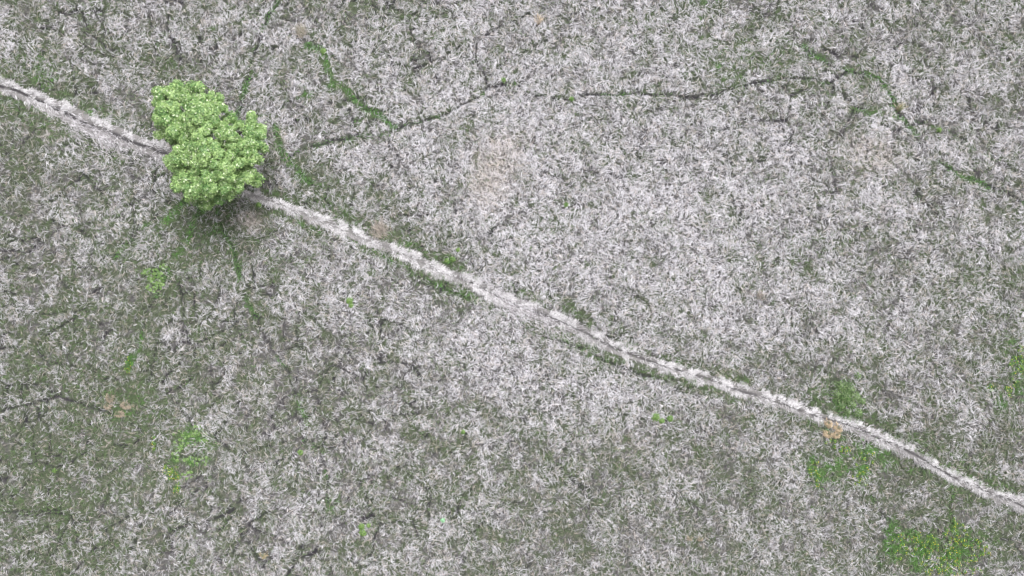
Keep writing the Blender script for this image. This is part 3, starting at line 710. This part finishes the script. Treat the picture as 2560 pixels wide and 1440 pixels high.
BG = [shade((118, 148, 84)), shade((96, 130, 62)), shade((146, 170, 114))]
rosettes = [mesh_from('rosette', *leaf_rosette(nl, .055, .075, .25, BG, .95, .12)) for nl in (3, 4, 5)]
def around(spec, n, mind, rg):
    pts = []
    tries = 0
    while len(pts) < n and tries < n * 200:
        tries += 1
        px, py, rx, ry = spec[rg.integers(len(spec))]
        a = rg.uniform(0, 6.28); r = math.sqrt(rg.random())
        p = (px + rx * r * math.cos(a), py + ry * r * math.sin(a))
        if all((p[0] - q[0]) ** 2 + (p[1] - q[1]) ** 2 > mind * mind for q in pts): pts.append(p)
    return pts
for (px, py) in around([(388, 690, 20, 20), (385, 690, 20, 22), (400, 705, 12, 20), (375, 685, 20, 12), (410, 668, 10, 6), (380, 720, 14, 10)], 44, 5.5, prg):
    put('broadleaf_plant', rosettes[prg.integers(3)], M_HERB, px, py, prg.uniform(.8, 1.25), 'pale green round-leaved plant in the dense clump beside the curving green trail below the tree', 'plant', 'round-leaved plants below the tree')
for (px, py) in around([(455, 1085, 20, 14), (460, 1100, 20, 18), (498, 1075, 16, 12), (490, 1095, 20, 16), (445, 1140, 14, 16), (485, 1150, 20, 10), (450, 1115, 12, 12), (515, 1150, 10, 10), (505, 1090, 20, 20), (470, 1185, 20, 10), (425, 1175, 10, 14)], 66, 6, prg):
    put('broadleaf_plant', rosettes[prg.integers(3)], M_HERB, px, py, prg.uniform(.75, 1.15), 'pale round-leaved plant in the loose patch above the small yellow flowers on the left', 'plant', 'round-leaved plants in the loose patch')

# leafy clumps that stand alone
CG = [shade((98, 130, 60)), shade((76, 108, 46)), shade((118, 146, 80))]
def clump(px, py, r_px, label, nl=None, s=1.0, rgbs=CG):
    r = r_px / 40.0
    me = mesh_from('leafy_clump', *leaf_rosette(nl or int(90 * (r / .3) ** 2) + 12, r, .055, .3, rgbs, .8, .22))
    put('leafy_herb', me, M_HERB, px, py, s, label, 'plant')
clump(876, 752, 9, 'large bright green leafy herb alone in pale grass well below the footpath')
clump(880, 764, 6, 'small bright green leafy herb touching the lower side of the large lone one')
clump(1636, 1040, 11, 'widest bright green herb of the three below the middle of the footpath')
clump(1652, 1050, 7, 'bright green herb between its two neighbours below the middle of the footpath')
clump(1673, 1044, 8, 'bright green herb on the east end of the three below the footpath middle')
clump(905, 1315, 8, 'bright green leafy herb alone near the bottom edge, upper of two')
clump(908, 1330, 9, 'bright green leafy herb alone near the bottom edge, lower of two')
clump(922, 1312, 5, 'tiny bright green herb just right of the pair near the bottom edge')
clump(1146, 625, 5, 'small vivid herb at the lower end of the short dark curved trail')
clump(1117, 651, 5, 'small vivid herb nearest the footpath notch, west of its twin')
clump(1133, 648, 6, 'small vivid herb beside the footpath notch, east of its twin')
clump(1158, 1080, 5, 'tiny green herb on brownish grass in the lower middle of the field')
clump(647, 512, 7, 'small green herb on the footpath edge just east of the tree')
clump(752, 1130, 7, 'dark green herb where the long southward trail forks')
clump(2345, 326, 6, 'bright green herb on the short trail right of the main right-hand trail')
clump(1415, 512, 6, 'faint green herb tuft alone in the pale middle of the field')
clump(812, 132, 7, 'bright green herb at the bend of the green trail right of the tree')
clump(1428, 248, 6, 'bright green herb sitting on the dark crosswise trail at the upper middle')
clump(1259, 203, 6, 'green herb just above the junction of two dark trails, upper middle')
clump(140, 1175, 5, 'small pale green herb alone in the lower left grass')
clump(1108, 1300, 5, 'pale bluish green herb beside a dark crack near the bottom', rgbs=[shade((150, 200, 160)), shade((120, 180, 120))])
# bushy stand north of the footpath
SG = [shade((94, 122, 68)), shade((74, 100, 52)), shade((120, 142, 94))]
for i, (px, py, r_) in enumerate([(2095, 965, 14), (2118, 972, 15), (2085, 985, 12), (2108, 990, 16), (2135, 992, 13), (2150, 1002, 10), (2125, 1012, 12), (2098, 1012, 10), (2140, 1030, 11), (2138, 938, 9), (2112, 1028, 9)]):
    me = mesh_from('bushy_herb', *leaf_rosette(int(60 * (r_ / 12) ** 2), r_ / 40, .06, .3, SG, .5, .3))
    put('bushy_herb', me, M_HERB, px, py, 1.0, 'grey-green bushy herb in the stand above the footpath near the straw tussocks', 'plant', 'bushy herbs above the footpath')

# yellow-flowered clumps
YEL = np.array([0.85, 0.66, 0.04])
def flower_clump(nl, rad, nf):
    V, Fq, C = leaf_rosette(nl, rad, .032, .2, [shade((72, 118, 40)), shade((60, 102, 34)), shade((90, 134, 50))], .8, .10)
    heads = []
    for i in range(nf):
        a = prg.uniform(0, 6.28); r = rad * math.sqrt(prg.random())
        heads.append((r * math.cos(a), r * math.sin(a), .15 + prg.uniform(0, .03)))
    return mesh_from('leaves', V, Fq, C), heads
P = [(0, 0, 0)] + [(.018 * (1.15 if k % 2 == 0 else .6) * math.cos(k * math.pi / 5), .014 * (1.15 if k % 2 == 0 else .6) * math.sin(k * math.pi / 5), .005) for k in range(10)]
blossom = mesh_from('blossom', np.array(P), np.array([[0, 1 + k, 1 + (k + 1) % 10] for k in range(10)]), np.tile(YEL, (11, 1)))
fl = [flower_clump(20, .11, k) for k in (2, 2, 3, 4)]
def flowers(spec, n, mind, label, group):
    for (px, py) in around(spec, n, mind, prg):
        me, heads = fl[prg.integers(4)]
        root = bpy.data.objects.new('flowering_herb', None); COL.objects.link(root)
        x, y, z = place(px, py); sc_ = prg.uniform(.8, 1.15)
        root.location = (x, y, z + .07); root.rotation_euler = (0, 0, prg.uniform(0, 6.28)); root.scale = (sc_, sc_, sc_)
        tag(root, label, 'flowering plant', group)
        link('leaves', me, M_HERB, root)
        for h in heads:
            o = link('blossom', blossom, M_HERB, root); o.location = h; o.rotation_euler = (prg.normal(0, .3), prg.normal(0, .3), prg.uniform(0, 6))
flowers([(2385, 1320, 8, 30), (2320, 1370, 50, 26), (2400, 1390, 44, 30), (2300, 1345, 36, 16), (2390, 1345, 30, 40), (2350, 1405, 50, 20), (2450, 1370, 24, 26), (2245, 1365, 22, 36), (2380, 1425, 80, 12)], 120, 7,
        'low green plant with tiny yellow flowers in the big patch at the bottom right', 'yellow-flowered plants in the bottom right patch')
flowers([(2035, 1180, 14, 34), (2160, 1150, 30, 24), (2150, 1195, 20, 20), (2100, 1120, 24, 10), (2075, 1100, 20, 8)], 34, 9,
        'low green plant with sparse yellow flowers in the patch just below the straw tussocks', 'yellow-flowered plants below the straw tussocks')
flowers([(448, 1195, 6, 34), (430, 1180, 8, 16), (448, 1220, 8, 10), (388, 1105, 4, 16), (415, 1170, 6, 10)], 26, 6,
        'small yellow-flowered plant at the foot of the round-leaved patch', 'yellow-flowered plants by the round-leaved patch')
flowers([(2530, 920, 12, 50), (2515, 975, 8, 16), (2545, 900, 10, 40), (2470, 970, 8, 8)], 26, 8,
        'low yellow-flowered plant in the green patch at the right-hand edge', 'yellow-flowered plants at the right-hand edge')
flowers([(325, 905, 8, 14), (320, 925, 8, 8)], 7, 6, 'small yellow-green flowering plant at the end of the trail curving down left', 'flowering plants at the trail end')

# straw tussocks: ring of bent straw with a green hollow
def tussock(px, py, rx, ry, ang, label, group, straw, n=420, hollow=.2):
    open_a = prg.uniform(.9, 2.2); a0 = open_a + prg.normal(math.pi, 1.15, n)
    rr = np.clip(np.abs(prg.normal(.60, .28, n)), hollow * prg.random(n), 1.1) * (1 + .22 * np.sin(2 * a0 + prg.uniform(0, 6)) + .12 * np.sin(5 * a0 + prg.uniform(0, 6)))
    x = rr * np.cos(a0) * rx * .8; y = rr * np.sin(a0) * ry * .8
    zz = .22 * np.clip(1 - (rr - .55) ** 2 * 3.2, 0, 1) + prg.uniform(-.02, .03, n)
    th = a0 + prg.normal(0, .45, n)
    C = mixc(np.broadcast_to(straw * .38, (n, 3)), np.broadcast_to(straw * 1.12, (n, 3)), np.clip(rr + prg.normal(0, .38, n) - .15, 0, 1))
    V, Fq, C = ribbons(x, y, zz, th, prg.uniform(.07, .17, n), prg.uniform(.012, .026, n), prg.normal(0, .5, n), np.full(n, .02), prg.uniform(-.09, .0, n), C, k=3, roll=prg.normal(0, .5, n))
    root = bpy.data.objects.new('straw_tussock', None); COL.objects.link(root)
    X, Y, Z = place(px, py); root.location = (X, Y, Z + .03); root.rotation_euler = (0, 0, math.radians(ang))
    tag(root, label, 'grass tussock', group)
    link('straw', mesh_from('straw', V, Fq, C), M_BLADE, root)
    m = 60
    a1 = prg.uniform(0, 6.28, m); r1 = np.sqrt(prg.random(m)) * .4
    C2 = mixc(np.broadcast_to(GRNC, (m, 3)), np.broadcast_to(BRNC, (m, 3)), prg.random(m))
    V, Fq, C2 = ribbons(r1 * np.cos(a1) * rx, r1 * np.sin(a1) * ry, np.full(m, .08) + prg.uniform(0, .06, m), prg.uniform(0, 6.28, m), prg.uniform(.05, .12, m), prg.uniform(.01, .018, m), prg.normal(0, .5, m), np.full(m, .02), prg.uniform(0, .08, m), C2, k=2)
    link('new_shoots', mesh_from('new_shoots', V, Fq, C2), M_GRASS, root)
ST = shade((216, 194, 162)); ST2 = shade((186, 172, 152))
tussock(2068, 1056, .20, .34, 20, 'tallest golden straw tussock, nearest the footpath in the cluster of four', None, ST, 420, .1)
tussock(2092, 1068, .34, .24, -45, 'golden straw tussock on the east side of the cluster of four', None, ST, 420, .15)
tussock(2067, 1083, .29, .22, 0, 'golden straw tussock with a hollow middle, west one of the lower two', None, ST)
tussock(2088, 1086, .24, .20, 0, 'smallest golden straw tussock, east one of the lower two', None, ST, 320)
tussock(278, 993, .32, .36, 0, 'faded straw tussock, northmost and widest of the three in the left green patch', None, ST2 * .9, 300)
tussock(272, 1014, .24, .2, 0, 'faded straw tussock just under the widest one in the left green patch', None, ST2 * .95, 200)
tussock(318, 1012, .46, .22, -5, 'faded long straw tussock on the east side of the left green patch', None, ST2, 360)
tussock(301, 1034, .32, .19, 0, 'faded low straw tussock at the bottom of the left green patch', None, ST2 * .95, 240)
tussock(1722, 1340, .16, .16, 0, 'small faint straw tussock alone at the lower right middle, west of a pair', None, ST2, 90)
tussock(1748, 1342, .16, .14, 0, 'small faint straw tussock alone at the lower right middle, east of a pair', None, ST2, 90)
tussock(663, 1382, .26, .16, -20, 'small yellowish straw tussock near the bottom edge, left of centre', None, ST2 * np.array([1, 1, .8]), 120)

# tall grass tufts
def tuft(px, py, r, hd, label, n=120, cols=(None, None)):
    a = prg.normal(hd, .5, n); C = mixc(np.broadcast_to(cols[0], (n, 3)), np.broadcast_to(cols[1], (n, 3)), prg.random(n)) * prg.uniform(.75, 1.1, n)[:, None]
    x = prg.normal(0, r * .5, n); y = prg.normal(0, r * .5, n)
    V, Fq, C = ribbons(x, y, prg.uniform(0, .1, n), a, prg.uniform(.25, .55, n), prg.uniform(.01, .02, n), prg.normal(0, .5, n), prg.uniform(.1, .2, n), prg.uniform(.05, .3, n), C, k=4)
    o = link('grass_tuft', mesh_from('grass_tuft', V, Fq, C), M_BLADE); X, Y, Z = place(px, py); o.location = (X, Y, Z + .06)
    tag(o, label, 'grass tuft')
tuft(758, 90, .35, 1.9, 'tall olive and straw grass tuft standing alone near the top edge', 150, (OLIVE, TANC))
tuft(955, 580, .5, 2.3, 'tan tall grass tuft above the footpath beside the dark green strip', 220, (TANC, BRNC))
tuft(1345, 62, .18, 1.4, 'golden dry grass tuft alone near the top edge in pale grass', 34, (ST, TANC))
tuft(2245, 277, .18, 1.0, 'golden dry grass tuft at the joint of the right-hand trails', 40, (ST, GRNC))
tuft(1890, 745, .25, 1.2, 'thin straw grass tuft alone in the pale field right of centre', 40, (TANC, BRNC))
